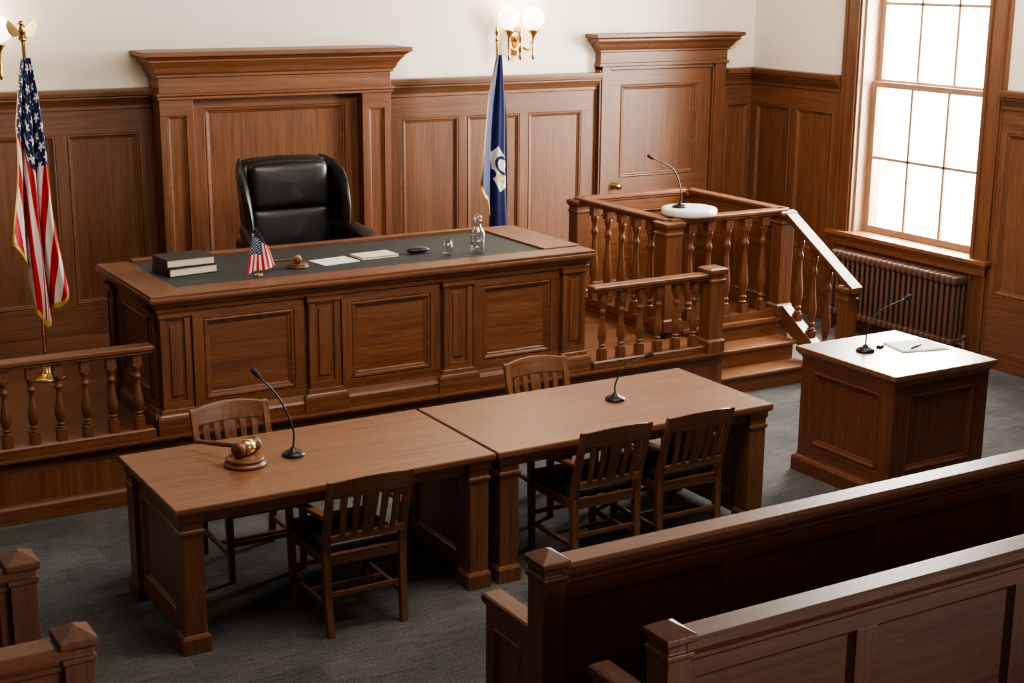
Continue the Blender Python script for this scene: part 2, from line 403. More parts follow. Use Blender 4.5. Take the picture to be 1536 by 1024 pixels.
mb.box(.12,1.01,.01,.25,.0,.04,0); fieldmould(mb,.12,1.01,.27,1.12,.041,1.2)
mk('door_leaf',mb,door,bevel=.002)
mb=MB(BRASS); R=Matrix.Rotation(math.radians(90),3,'X')
mb.lathe([(.0,-.005),(.036,0),(.036,.008),(.014,.012),(.012,.045),(.026,.052),(.036,.068),(.030,.088),(.0,.095)],(.07,-.04,1.23),18,R=R)
mb.box(.055,.085,-.046,-.04,1.10,1.16)
mk('door_knob',mb,door)

# window
win=bpy.data.objects.new('window_1',None); COL.objects.link(win); win.location=(XR,0,0); win['kind']='structure'
mb=MB(WOODW)
for y0,y1 in ((WY0-.22,WY0),(WY1,WY1+.22)):
    mb.box(-.045,-.001,y0,y1,0,WZ1+.2,2); mb.box(-.06,-.045,y0+.02,y0+.05,0,WZ1+.2,2); mb.box(-.06,-.045,y1-.05,y1-.02,0,WZ1+.2,2)
mb.box(-.045,-.001,WY0,WY1,WZ1,WZ1+.2,1)
mk('window_casing',mb,win,bevel=.003)
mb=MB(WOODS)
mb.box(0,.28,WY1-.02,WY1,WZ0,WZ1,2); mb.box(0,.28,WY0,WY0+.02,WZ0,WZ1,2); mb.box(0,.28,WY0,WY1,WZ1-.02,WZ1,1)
mk('window_jamb',mb,win)
mb=MB(WOODT)
mb.box(-.12,.28,WY0-.24,WY1+.24,WZ0-.03,WZ0+.005,1); mb.box(-.07,-.001,WY0-.2,WY1+.2,WZ0-.13,WZ0-.03,1); mb.box(-.09,-.001,WY0-.22,WY1+.22,WZ0-.06,WZ0-.03,1)
mk('window_sill',mb,win,bevel=.004)
def sash(name,x,z0,z1):
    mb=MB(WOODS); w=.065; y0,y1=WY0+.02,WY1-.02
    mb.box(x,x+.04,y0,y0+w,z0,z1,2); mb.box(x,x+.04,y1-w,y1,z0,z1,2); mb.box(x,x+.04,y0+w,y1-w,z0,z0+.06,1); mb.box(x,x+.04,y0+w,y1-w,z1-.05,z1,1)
    for i in (1,2):
        y=y0+w+(y1-y0-2*w)*i/3; mb.box(x+.008,x+.032,y-.012,y+.012,z0+.05,z1-.04,2)
    z=(z0+z1)/2; mb.box(x+.008,x+.032,y0+w,y1-w,z-.012,z+.012,1)
    s=mk(name,mb,win,bevel=.002)
    g=MB(PANE); g.box(x+.018,x+.022,y0+w-.005,y1-w+.005,z0+.05,z1-.04); mk('glass_pane',g,s)
sash('window_sash',.11,WZ0+.005,2.25); sash('window_sash',.16,2.21,3.66)

# ------------------------------------------------------------------ platform
PZ=.40
mb=MB(WOOD)
mb.box(.3,6.97,8.60,11.40,0,PZ-.04,0)
mb.loft(.3,6.97,8.575,11.40,[(0,PZ-.045),(.012,PZ-.04),(.02,PZ-.02),(.035,PZ-.018),(.035,PZ)],0,None,(0,0,1,0))
mb.loft(.3,6.97,8.58,11.40,[(.02,0),(.02,.09),(.012,.105),(0,.11)],0,None,(0,0,1,0))
mb.M=FB((0,8.60,0)); panelled(mb,.3,6.97,.1,.355,[],.12,.3,0,.012); mb.M=Matrix.Identity(4)
mk('judge_platform',mb,bevel=.003,label='long raised wooden platform with moulded front edge under the bench',category='platform')

# ------------------------------------------------------------------ judge bench
BZ=1.28
bench=thing('judge_bench',(4.165,8.56,PZ),'large panelled dark wood judge bench on raised platform','judge bench')
BT=Matrix.Translation((-4.165,-8.56,-PZ))
def B(mb): mb.M=BT.copy(); return mb
def BM(F): return BT@F
X0,X1,Y0,Y1=2.64,5.69,8.64,9.68
mb=B(MB(WOOD))
mb.box(X0,X1,Y0,Y0+.03,PZ,1.2,0); mb.box(X0,X0+.03,Y0,Y1,PZ,1.2,1); mb.box(X1-.03,X1,Y0,Y1,PZ,1.2,1); mb.box(X0,X1,Y0,Y1,1.19,1.235,0)
mk('body',mb,bench)
pil=[(2.60,2.83),(3.57,3.83),(4.55,4.81),(5.50,5.73)]
mb=B(MB(WOOD)); mb.loft(2.64,5.69,8.64,9.68,[(.055,PZ),(.055,PZ+.07),(.045,PZ+.085),(.03,PZ+.095),(.02,PZ+.12),(0,PZ+.125)],0,None,(1,1,1,0)); mk('plinth',mb,bench,bevel=.002)
for i in range(3):
    a,b=pil[i][1],pil[i+1][0]
    mb=B(MB(WOOD)); mb.M=BM(FB((0,Y0,0))); panelled(mb,a,b,PZ+.12,1.18,[(a+.07,b-.07)],.58,1.10,0,.022,1.15)
    mk('front_panel',mb,bench,bevel=.002)
def pilaster(a,b,F,n=.045,z0=PZ,z1=1.18):
    mb=MB(WOOD); mb.M=BM(F)
    mb.box(a+.02,b-.02,z0+.1,z1,0,n-.012,1)
    w=b-a-.04; f=w*.2
    mb.box(a+.02,a+.02+f,z0+.2,z1-.06,n-.012,n,1); mb.box(b-.02-f,b-.02,z0+.2,z1-.06,n-.012,n,1)
    mb.box(a+.02+f*1.6,b-.02-f*1.6,z0+.24,z1-.1,n-.012,n-.002,1)
    mb.box(a+.02,b-.02,z1-.06,z1,n-.012,n,0); mb.box(a+.02,b-.02,z0+.14,z0+.2,n-.012,n,0)
    mb.M=BM(F)@Matrix(((1,0,0,0),(0,0,1,0),(0,-1,0,0),(0,0,0,1)))
    mb.loft(a+.02,b-.02,-n,-.0,[(.045,z0),(.045,z0+.10),(.035,z0+.115),(.02,z0+.125),(.012,z0+.15),(0,z0+.155)],0,None,(1,1,.5,0))
    mb.loft(a+.02,b-.02,-n,-.0,[(0,z1-.05),(.012,z1-.045),(.012,z1-.02),(.02,z1)],0,None,(1,1,1,0))
    mk('pilaster',mb,bench,bevel=.002)
for a,b in pil: pilaster(a,b,FB((0,Y0,0)))
mb=MB(WOOD); mb.M=BM(FL((X0,0,0))); panelled(mb,-Y1,-Y0,PZ+.12,1.18,[(-9.45,-8.86)],.60,1.09,0,.022,1.1); mk('side_panel',mb,bench,bevel=.002)
pilaster(-9.68,-9.50,FL((X0,0,0))); pilaster(-8.82,-8.64,FL((X0,0,0)))
mb=MB(WOOD); mb.M=BM(FR((X1,0,0))); panelled(mb,Y0,Y1,PZ+.12,1.18,[(8.84,9.45)],.60,1.09,0,.022,1.1); mk('side_panel',mb,bench,bevel=.002)
mb=B(MB(WOOD))
mb.loft(2.64,5.69,8.64,9.68,[(.0,1.13),(.02,1.135),(.02,1.155),(.035,1.165),(.04,1.19),(.055,1.205),(.06,1.225),(.08,1.232),(.085,1.245),(.085,1.262),(.078,1.266)],0,None,(1,1,1,1))
mb.box(2.56,5.77,8.56,8.76,1.264,BZ+.004,0); mb.box(2.56,2.78,8.76,9.73,1.264,BZ+.004,1); mb.box(5.46,5.77,8.76,9.73,1.264,BZ+.012,1); mb.box(2.78,5.46,9.66,9.73,1.264,BZ+.022,0)
mk('desk_top',mb,bench,bevel=.004)
mb=B(MB(INLAY)); mb.box(2.78,5.46,8.76,9.66,1.264,1.279); mk('writing_surface',mb,bench,label='black leather writing surface')

# ------------------------------------------------------------------ balusters / railings
def balmesh(h,w=.062):
    mb=MB(WOOD); b=.075; z0,z1=b,h-b; H=z1-z0; q=w*.92
    mb.box(-q/2,q/2,-q/2,q/2,0,b,2); mb.box(-q/2,q/2,-q/2,q/2,z1,h,2)
    P=[(.0,.022),(.01,.026),(.03,.026),(.045,.017),(.06,.017),(.075,.024),(.10,.024),(.115,.017),(.16,.022),(.24,.0295),(.32,.031),(.42,.026),(.54,.019),(.66,.0155),(.74,.0145),(.76,.021),(.79,.0235),(.82,.021),(.84,.0155),(.90,.017),(.94,.024),(.97,.026),(.99,.026),(1,.022)]
    mb.lathe([(r*w/.058,z0+t*H) for t,r in P],seg=16)
    return mb
def addbal(parent,pts,h,w=.062):
    first=None
    for p in pts:
        if first is None: first=mk('baluster',balmesh(h,w),parent,loc=p,bevel=.002)
        else:
            o=first.copy(); COL.objects.link(o); o.location=p
RAILP=[(-.012,0),(.0,.006),(.0,.018),(.010,.026),(.010,.045),(.003,.052)]
def rail(mb,x0,x1,y0,y1,z,th=.052,ax=0): mb.loft(x0,x1,y0,y1,[(o,z+h) for o,h in RAILP],ax)
def post(mb,cx,cy,w,z0,z1,cap=True):
    h=w/2; mb.loft(cx-h,cx+h,cy-h,cy+h,[(.012,z0),(.012,z0+.09),(.0,z0+.105),(0,z1-.1),(.008,z1-.095),(.008,z1-.08),(0,z1-.075),(0,z1-.045),(.012,z1-.035),(.018,z1-.02),(.018,z1),(-.0,z1+.012)],2)
rl=thing('wood_railing',(1.7,8.62,PZ),'turned wooden balustrade beside the bench on the platform','railing')
mb=MB(WOOD); mb.loft(-1.3,.86,-.045,.045,[(0,.0),(0,.05),(-.01,.06)]); mk('bottom_rail',mb,rl,bevel=.002)
mb=MB(WOOD); rail(mb,-1.3,.86,-.045,.045,.53); mk('top_rail',mb,rl,bevel=.002)
addbal(rl,[(.77-.157*i,0,.06) for i in range(13)],.475)
rr=thing('wood_railing',(6.3,8.62,PZ),'turned wooden balustrade with square newel post beside the steps','railing')
mb=MB(WOOD); mb.loft(-.52,.52,-.045,.045,[(0,0),(0,.05),(-.01,.06)]); mk('bottom_rail',mb,rr,bevel=.002)
mb=MB(WOOD); rail(mb,-.52,.50,-.045,.045,.56); mk('top_rail',mb,rr,bevel=.002)
addbal(rr,[(.40-.165*i,0,.06) for i in range(6)],.505)
mb=MB(WOOD); post(mb,.57,0,.13,0,.64); mk('newel_post',mb,rr,bevel=.003)

# ------------------------------------------------------------------ witness stand
WX0,WX1,WYa,WYb,WF=6.85,8.0,9.16,10.43,.45; WT=1.34
ws=thing('witness_stand',(7.4,9.7,0),'raised wooden witness box with turned balusters and steps','witness stand')
T=Matrix.Translation((-7.4,-9.7,0))
def W(m=WOOD): x=MB(m); x.M=T.copy(); return x
mb=W(); mb.box(7.0,8.06,9.10,10.5,0,WF-.04,0); mb.loft(6.985,8.06,9.10,10.5,[(0,WF-.05),(.02,WF-.03),(.02,WF)],0,WOODT); mb.box(6.82,7.0,9.10,10.5,PZ+.001,WF); mk('floor_deck',mb,ws,bevel=.003)
for i,(ya,z) in enumerate(((8.66,.15),(8.86,.30))):
    mb=W(WOODT); mb.box(6.99,7.93,ya+.02,9.10,z-.15,z-.03,0,WOOD); mb.loft(6.99,7.93,ya+.02,9.10,[(0,z-.035),(.018,z-.03),(.022,z-.01),(.016,z)],0,None,(0,1,1,0)); mk('step',mb,ws,bevel=.002)
mb=W(); rail(mb,WX0-.042,WX0+.042,WYa,WYb,WT-.052,ax=1); mk('top_rail',mb,ws,bevel=.002)
mb=W(); rail(mb,WX0,WX1,WYa-.042,WYa+.042,WT-.052); mk('top_rail',mb,ws,bevel=.002)
mb=W(); rail(mb,WX0,WX1,WYb-.042,WYb+.042,WT-.052); mk('top_rail',mb,ws,bevel=.002)
mb=W(); rail(mb,WX1-.042,WX1+.042,WYa,WYb,WT-.052,ax=1); mk('top_rail',mb,ws,bevel=.002)
mb=W()
mb.box(WX0-.04,WX0+.04,WYa,WYb,WF,WF+.06,1); mb.box(WX0,WX1,WYa-.04,WYa+.04,WF,WF+.06,0)
mk('bottom_rail',mb,ws,bevel=.002)
mb=W(); mb.box(WX0,WX1,WYb-.015,WYb+.015,WF,WT-.05,0)
mb.M=T@FB((0,WYb-.015,0)); panelled(mb,WX0+.06,WX1-.06,WF,WT-.05,[(6.97,7.38),(7.46,7.88)],WF+.12,WT-.15,0,.014,.7)
mk('back_panel',mb,ws,bevel=.002)
mb=W(); mb.box(WX1-.015,WX1+.015,WYa,WYb,WF,WT-.05,1)
mb.M=T@FL((WX1-.015,0,0)); panelled(mb,-WYb+.06,-WYa-.06,WF,WT-.05,[(-10.31,-9.83),(-9.75,-9.28)],WF+.12,WT-.15,0,.014,.7)
mb.M=T@FR((WX1+.015,0,0)); panelled(mb,WYa+.06,WYb-.06,WF,WT-.05,[(9.28,9.75),(9.83,10.31)],WF+.12,WT-.15,0,.014,.7)
mk('side_panel',mb,ws,bevel=.002)
for (x,y,w) in ((WX0,WYa,.15),(WX0,WYb,.13),(WX1,WYa,.13),(WX1,WYb,.12)):
    mb=W(); post(mb,x,y,w,WF,WT-.03); mk('newel_post',mb,ws,bevel=.003)
hb=WT-.052-WF-.06
addbal(ws,[(WX0-7.4,WYa+.235+.20*i-9.7,WF+.06) for i in range(5)]+[(WX0+.21+.185*i-7.4,WYa-9.7,WF+.06) for i in range(5)],hb,.074)
mb=W(); mb.box(6.92,7.34,9.20,9.38,WT-.03,WT-.002,0); mk('witness_shelf',mb,ws,bevel=.004)
hx=8.02; ya,za=9.12,1.33; yb,zb=8.36,.88
mb=W()
def slopebar(mb,x0,x1,ya,za,yb,zb,t):
    vs=[(x0,ya,za-t),(x1,ya,za-t),(x1,ya,za),(x0,ya,za),(x0,yb,zb-t),(x1,yb,zb-t),(x1,yb,zb),(x0,yb,zb)]
    mb.add(vs,[(0,1,2,3),(7,6,5,4),(0,4,5,1),(1,5,6,2),(2,6,7,3),(3,7,4,0)],None,1)
slopebar(mb,hx-.055,hx+.055,ya,za,yb-.08,zb-.047,.045); slopebar(mb,hx-.04,hx+.04,ya,za-.045,yb,zb-.045,.02)
mk('handrail',mb,ws,bevel=.004)
mb=W(); slopebar(mb,hx-.045,hx+.045,9.10,.55,8.42,.13,.16); mk('stair_stringer',mb,ws,bevel=.003)
mb=W(); post(mb,hx,8.38,.11,0,.82); mk('newel_post',mb,ws,bevel=.003)
for i in range(3):
    y=9.12-(i+1)*.70/4.1; t=(9.10-y)/.68; zb0=.55-.42*t-.035; zt=za-.06-(9.12-y)/(.76)*(za-zb)
    mk('baluster',balmesh(zt-zb0+.01,.066),ws,loc=(hx-7.4,y-9.7,zb0),bevel=.002)
mb=MB(WHITE); mb.lathe([(.20,0),(.215,.006),(.22,.02),(.22,.045),(.212,.056),(.195,.06),(.0,.06)],seg=48)
mk('round_tray',mb,loc=(7.10,9.24,WT),label='round white tray on the witness stand ledge',category='tray')

# ------------------------------------------------------------------ tables
def table(x0,x1,loc_y=6.37,y1=7.30,label=''):
    cx=(x0+x1)/2; t=thing('counsel_table',(cx,loc_y,0),label,'table',group='counsel tables')
    L=(x1-x0)/2; D=y1-loc_y
    mb=MB(WOODT); mb.loft(-L+.003,L-.003,0,D,[(-.012,.705),(-.004,.712),(0,.722),(0,.742),(-.004,.75)],0); mk('table_top',mb,t,bevel=.002)
    mb=MB(WOODT); mb.box(-L+.06,L-.06,.055,.08,.645,.706,0); mb.box(-L+.06,L-.06,D-.08,D-.055,.645,.706,0); mk('apron',mb,t,bevel=.002)
    lw=.115
    for sx in (-1,1):
        cxl=sx*(L-.03-lw/2)
        for cy in (.03+lw/2,D-.03-lw/2):
            mb=MB(WOODT); h=lw/2
            mb.loft(cxl-h,cxl+h,cy-h,cy+h,[(.012,0),(.012,.075),(.004,.09),(0,.095),(0,.60),(.008,.606),(.008,.622),(0,.628),(0,.66),(.008,.67),(.008,.704)],2)
            mk('leg',mb,t,bevel=.003)
        mb=MB(WOODT); xi=sx*(L-.03-lw/2)
        mb.box(xi-.02,xi+.02,.12,D-.12,.04,.706,2)
        for F,s in ((FL((xi-.02,0,0)),-1),(FR((xi+.02,0,0)),1)):
            mb.M=F
            a,b=(.14,D-.14) if s>0 else (-(D-.14),-.14)
            panelled(mb,a,b,.04,.70,[(a+.07,b-.07)],.14,.60,0,.014,.8)
        mb.M=Matrix.Identity(4)
        mk('end_panel',mb,t,bevel=.002)
    return t
table(1.965,3.695,label='long wooden counsel table with square legs and panelled end')
table(3.705,5.57,label='long wooden counsel table with a microphone on top')

# ------------------------------------------------------------------ podium
pod=thing('lectern_table',(6.81,6.655,0),'square panelled wooden podium with a wide flat top','podium')
hx0,hx1,hy0,hy1=-.39,.39,-.40,.40; PT=.84
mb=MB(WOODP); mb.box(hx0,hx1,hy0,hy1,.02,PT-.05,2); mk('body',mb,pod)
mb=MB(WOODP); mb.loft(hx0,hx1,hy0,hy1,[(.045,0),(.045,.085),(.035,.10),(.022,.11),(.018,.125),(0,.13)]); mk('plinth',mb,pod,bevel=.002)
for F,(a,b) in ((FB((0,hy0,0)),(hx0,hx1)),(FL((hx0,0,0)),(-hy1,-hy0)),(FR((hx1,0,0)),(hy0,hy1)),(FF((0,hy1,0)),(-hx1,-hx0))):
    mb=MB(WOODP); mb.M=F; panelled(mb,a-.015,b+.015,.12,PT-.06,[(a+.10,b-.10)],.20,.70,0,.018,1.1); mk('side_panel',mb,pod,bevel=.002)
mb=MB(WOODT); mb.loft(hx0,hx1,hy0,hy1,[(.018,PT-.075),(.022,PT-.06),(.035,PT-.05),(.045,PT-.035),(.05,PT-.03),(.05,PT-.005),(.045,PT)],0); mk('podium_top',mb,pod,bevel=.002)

# ------------------------------------------------------------------ chairs
def chair(loc,rot,label):
    t=thing('wooden_armchair',loc,label,'chair',rot,group='courtroom armchairs')
    yb=lambda z: -.09*max(0,(z-.43))/.39
    for sx in (-1,1):
        mb=MB(WOODT); mb.zl([(sx*.20,-.03,0,.034,.034),(sx*.205,-.008,.2,.038,.038),(sx*.205,0,.43,.038,.042),(sx*.207,yb(.55)+.006,.55,.037,.038),(sx*.209,yb(.68),.68,.036,.032),(sx*.212,yb(.83)-.008,.83,.034,.026)]); mk('leg',mb,t,bevel=.003)
        mb=MB(WOODT); mb.zl([(sx*.205,.43,0,.032,.032),(sx*.212,.43,.42,.038,.038),(sx*.218,.43,.52,.032,.032),(sx*.220,.42,.605,.036,.036)]); mk('leg',mb,t,bevel=.003)
        mb=MB(WOODT); vs=[];fs=[]; n=14
        for i in range(n+1):
            u=i/n; y=-.04+.53*u; xc=.212+.022*math.sin(u*math.pi*.75); w=.020+.013*smoothstep(u*1.1)-(.014 if i==n else 0); z=.640-.030*smoothstep(u)-.008*max(0,u-.85)/.15
            for dx,dz in ((-w,-.022),(w,-.022),(w,0),(-w,0)): vs.append((sx*(xc+dx) ,y,z+dz))
        for i in range(n):
            for j in range(4):
                q=(j+1)%4; f=(i*4+j,i*4+q,(i+1)*4+q,(i+1)*4+j); fs.append(f[::-1] if sx>0 else f)
        fs.append((0,1,2,3) if sx>0 else (3,2,1,0)); e=n*4; fs.append((e+3,e+2,e+1,e) if sx>0 else (e,e+1,e+2,e+3))
        mb.add(vs,fs,None,1); mk('armrest',mb,t,bevel=.005)
    mb=MB(WOODT)
    mb.box(-.21,.21,.415,.445,.365,.42,0); mb.box(-.20,.20,-.012,.015,.365,.42,0)
    for sx in (-1,1): mb.box(sx*.208-.012,sx*.208+.012,.0,.43,.365,.42,1)
    mk('seat_frame',mb,t,bevel=.002)
    mb=MB(SEATL); mb.rbox(-.215,.215,.015,.455,.415,.468,.024,4); mk('seat_cushion',mb,t,label='black leather seat cushion')
    mb=MB(WOODT)
    for sx in (-1,1): mb.box(sx*.205-.010,sx*.205+.010,.0,.43,.14,.165,1)
    mb.box(-.205,.205,.215,.235,.142,.163,0); mb.box(-.2,.2,.42,.438,.20,.225,0); mb.box(-.2,.2,-.016,.0,.20,.225,0)
    mk('stretcher',mb,t,bevel=.002)
    mb=MB(WOODT)
    n=10
    def arc(z0,z1,bow,th,crown_=.026,lo=.010):
        vs=[];fs=[]
        for i in range(n+1):
            u=i/n; x=-.228+.456*u; c=-bow*4*u*(1-u)
            cr=crown_*4*u*(1-u); l=lo*4*u*(1-u)
            for (zz,dy) in ((z0+l,-th/2),(z0+l,th/2),(z1+cr,th/2),(z1+cr,-th/2)): vs.append((x,yb(zz)+c+dy,zz))
        for i in range(n):
            for j in range(4):
                q=(j+1)%4; fs.append((i*4+j,(i+1)*4+j,(i+1)*4+q,i*4+q))
        fs.append((0,1,2,3)); fs.append((n*4+3,n*4+2,n*4+1,n*4)); return vs,fs
    v,f=arc(.735,.822,.035,.024); mb.add(v,f,None,0)
    mk('crest_rail',mb,t,bevel=.004)
    mb=MB(WOODT)
    mb.box(-.2,.2,yb(.51)-.03,yb(.51)-.010,.495,.53,0)
    for x,w in ((-.142,.034),(-.076,.034),(0,.068),(.076,.034),(.142,.034)):
        c=-.035*4*(.5+x/.456)*(.5-x/.456)
        mb.zl([(x*.95,yb(.52)-.02,.515,w*.85,.012),(x*.97,yb(.60)-.02+c*.25,.60,w*.9,.012),(x,yb(.68)-.01+c*.6,.68,w*1.05,.012),(x,yb(.755)+c,.755,w*1.1,.012)])
    mk('backrest_slats',mb,t,bevel=.0015)
    return t
c0=chair((2.88,6.27,0),0,'brown wooden slat-back armchair with black leather seat pushed to table')
cp(c0,(4.36,6.33,0),0); cp(c0,(4.925,6.33,0),0)
cp(c0,(2.70,7.55,0),math.pi,label='brown wooden armchair on the bench side of the table'); cp(c0,(4.71,7.55,0),math.pi,label='brown wooden armchair on the bench side of the table')

# ------------------------------------------------------------------ judge chair
jc=thing('judge_chair',(4.27,10.30,PZ),'tall black leather wing-back executive chair behind the bench','chair')
def LM(): return MB(LEATHER)
def shell(x,y,z):
    u=x/.37; z2=z+(.022*(1-u*u) if z>0 else 0); x2=x*(1+.04*(z/.45)); return x2,y+.14*z,z2
mb=LM(); mb.pillow((0,.31,.965),.365,.080,.425,.20,.20,shell); mk('backrest',mb,jc)
def cush(bulge,arch,h,w):
    def f(x,y,z):
        u=x/w; v=z/h
        if y<0: y-=bulge*max(0,1-u*u)*max(0,1-v*v)
        z2=z+(arch*(1-u*u) if z>0 else 0)
        return x,y+.14*z,z2
    return f
mb=LM(); mb.pillow((0,.245,1.20),.32,.068,.175,.24,.20,cush(.020,.018,.175,.32)); mk('head_cushion',mb,jc)
mb=LM(); mb.pillow((0,.208,.82),.32,.062,.222,.20,.16,cush(.014,0,.222,.32)); mk('back_cushion',mb,jc)
for sx in (-1,1):
    mb=LM(); nz_=30; ny=12; vs=[];fs=[]
    def wing(u,v):
        z=.60+.80*v
        depth=.18+.11*math.sin(math.pi*min(1,max(0,(v-.15)*1.1)))-.02*max(0,v-.8)/.2+.08*(1-v)**2
        y=.36+.14*(z-.97)-u*(depth+.05)
        x=.325+.095*u*(.35+.65*v)+.010*math.sin(math.pi*v)
        zz=z-.09*u*u*v**4
        return x,y,zz
    for j in range(nz_+1):
        v=j/nz_; row=[]
        for i in range(2*ny):
            if i<ny: u=i/(ny-1); side=1
            else: u=1-(i-ny)/(ny-1); side=-1
            x,y,z=wing(u,v); th=.034*math.sqrt(max(.02,1-(2*u-1)**6))*(math.sqrt(max(.03,1-(2*v-1)**10)))
            row.append((sx*(x+side*th),y,z))
        vs+=row
    m=2*ny
    for j in range(nz_):
        for i in range(m):
            q=(i+1)%m
            f=(j*m+i,j*m+q,(j+1)*m+q,(j+1)*m+i); fs.append(f if sx<0 else f[::-1])
    fs.append(tuple(range(m)) if sx>0 else tuple(range(m))[::-1]); fs.append(tuple(nz_*m+i for i in range(m))[::(1 if sx<0 else -1)])
    mb.add(vs,fs,None,0,True); mk('wing',mb,jc)
    mb=LM()
    def armf(x,y,z): return x+sx*(.06*(-y/.3)),y,z+.055*(y/.34)-.02*(y/.34)**2
    mb.pillow((sx*.42,-.09,.845),.072,.38,.060,.45,.7,armf); mb.rbox(sx*.40-.045,sx*.40+.045,-.28,.26,.36,.82,.035,3); mk('armrest',mb,jc)
mb=LM(); mb.rbox(-.36,.36,-.34,.25,.34,.56,.07,5); mk('seat_cushion',mb,jc)
mb=MB(BLACK)
mb.lathe([(.035,.08),(.035,.36)],seg=16)
for i in range(5):
    a=i*2*math.pi/5+.3; c,s_=math.cos(a),math.sin(a)
    mb.tube([(0,0,.11),(.16*c,.16*s_,.095),(.31*c,.31*s_,.07)],.02,8); mb.ball((.31*c,.31*s_,.03),.03,12,8)
mk('base',mb,jc)

# ------------------------------------------------------------------ microphones
def mic(loc,pts,label,rot=0):
    t=thing('gooseneck_microphone',loc,label,'microphone',rot,group='gooseneck microphones')
    mb=MB(BLACK); mb.lathe([(.058,0),(.060,.004),(.058,.012),(.045,.022),(.02,.028),(.014,.045),(.0,.046)],seg=28); mb.box(-.012,.012,-.045,-.03,.014,.02); mk('base',mb,t)
    P=[Vector(p) for p in pts]
    mb=MB(BLACK); mb.tube(pts,.0048,10,sub=8); mk('gooseneck',mb,t)
    d=(P[-1]-P[-2]).normalized()
    mb=MB(MESHB); mb.tube([P[-1]-d*.005,P[-1]+d*.01,P[-1]+d*.03,P[-1]+d*.05,P[-1]+d*.058],lambda u:.014*math.sqrt(max(.02,1-(2*u-1)**4)),12,sub=4); mk('microphone_head',mb,t)
    return t
mic((2.76,6.86,.75),[(0,0,.03),(0,0,.15),(-.07,.005,.32),(-.165,.02,.44)],'black gooseneck microphone on the counsel table')
mic((4.80,6.89,.75),[(0,0,.03),(0,0,.10),(.06,0,.19),(.21,0,.235)],'black gooseneck microphone on the counsel table, bent sideways')
mic((6.66,6.77,PT),[(0,0,.03),(0.01,0,.14),(.10,0,.25),(.32,0,.31)],'black gooseneck microphone on the podium')
mic((7.02,9.26,WT+.06),[(0,0,.03),(0.01,0,.12),(-.07,0,.30),(-.27,0,.40)],'black gooseneck microphone on the witness stand')

# ------------------------------------------------------------------ gavels and blocks
def block(loc,r,label,s=1):
    mb=MB(WOOD); mb.lathe([(r*.96,0),(r,.006*s),(r,.014*s),(r*.9,.02*s),(r*.86,.026*s),(r*.9,.032*s),(r*.9,.040*s),(r*.84,.045*s),(0,.045*s)],seg=36)
    mk('sound_block',mb,loc=loc,label=label,category='sound block')
def gavel(loc,rot,label,s=1,tilt=0):
    t=thing('gavel',loc,label,'gavel',rot)
    R=Matrix.Rotation(math.radians(90),3,'X')
    mb=MB(WOOD); mb.lathe([(r*s,z*s) for r,z in ((.0,-.066),(.022,-.064),(.031,-.058),(.034,-.045),(.031,-.040),(.027,-.034),(.030,-.028),(.030,.028),(.027,.034),(.031,.040),(.034,.045),(.031,.058),(.022,.064),(0,.066))],(0,0,.033*s),28,R=R,ax=1); mk('head',mb,t)
    mb=MB(BRASS); mb.lathe([(.0302*s,-.022*s),(.0330*s,-.020*s),(.0330*s,.020*s),(.0302*s,.022*s)],(0,0,.033*s),28,R=R); mk('band',mb,t,label='brass band')
    L=.27*s; e=tilt
    mb=MB(WOOD); mb.tube([(.028*s,0,.033*s),(.09*s,0,.033*s+e*.33),(.18*s,0,.033*s+e*.66),(L,0,.033*s+e)],lambda u:s*(.0085+.005*math.sin(min(1,u*1.1)*math.pi*1.0)*u+(.003 if u>.93 else 0)),12); mk('handle',mb,t)
    return t
block((2.49,6.84,.75),.108,'round turned wooden gavel block on the counsel table')
gavel((2.505,6.86,.796),math.radians(118),'wooden gavel with brass band resting on its block',1.25,-.03)
block((3.70,9.02,1.28),.075,'small round gavel block on the bench',.6)
gavel((3.70,9.02,1.308),math.radians(160),'small wooden gavel on the bench',.75,-.01)

# ------------------------------------------------------------------ bench items
def book(loc,rot,label,w=.33,d=.24,h=.05):
    t=thing('book',loc,label,'book',rot,group='books on the bench')
    mb=MB(BOOKC); mb.box(-w/2,w/2,-d/2,d/2,0,.005); mb.box(-w/2,w/2,-d/2,d/2,h-.005,h); mb.poly([(-w/2-.006,-d/2),(-w/2+.004,-d/2),(-w/2+.004,d/2),(-w/2-.006,d/2)],0,h); mk('cover',mb,t,bevel=.002)
    mb=MB(PAGES); mb.box(-w/2+.004,w/2-.008,-d/2+.008,d/2-.008,.005,h-.005); mk('pages',mb,t)
book((3.00,9.22,1.28),math.radians(8),'thick black hardcover book at the bottom of the stack',.34,.25,.055); book((2.995,9.22,1.337),math.radians(4),'thick black hardcover book on top of the stack',.33,.24,.055)
mb=MB(PAPER); mb.box(-.14,.14,-.10,.10,0,.006)
mb.box(-.09,.09,.05,.053,.006,.0065,mat=INLAY); mb.box(-.09,.05,.02,.0225,.006,.0065,mat=INLAY)
mk('paper_sheets',mb,loc=(3.99,9.08,1.28),rot=math.radians(8),label='white paper sheets on the bench',category='paper')
t=thing('notebook',(4.31,9.12,1.28),'cream notebook on the bench','notebook',math.radians(4))
mb=MB(PAGES); mb.box(-.135,.135,-.085,.085,.002,.014); mk('pages',mb,t)
mb=MB(CREAM); mb.box(-.14,.14,-.09,.09,0,.003); mb.box(-.14,.14,-.09,.09,.014,.017); mb.box(-.143,-.139,-.09,.09,0,.017); mk('cover',mb,t,bevel=.001)
mb=MB(LEATHER); mb.ball((0,0,.022),.022,28,16,sc=(4.2,2.1,1)); mk('eyeglasses_case',mb,loc=(4.63,9.09,1.281),rot=math.radians(5),label='rounded black leather eyeglasses case on the bench',category='eyeglasses case')
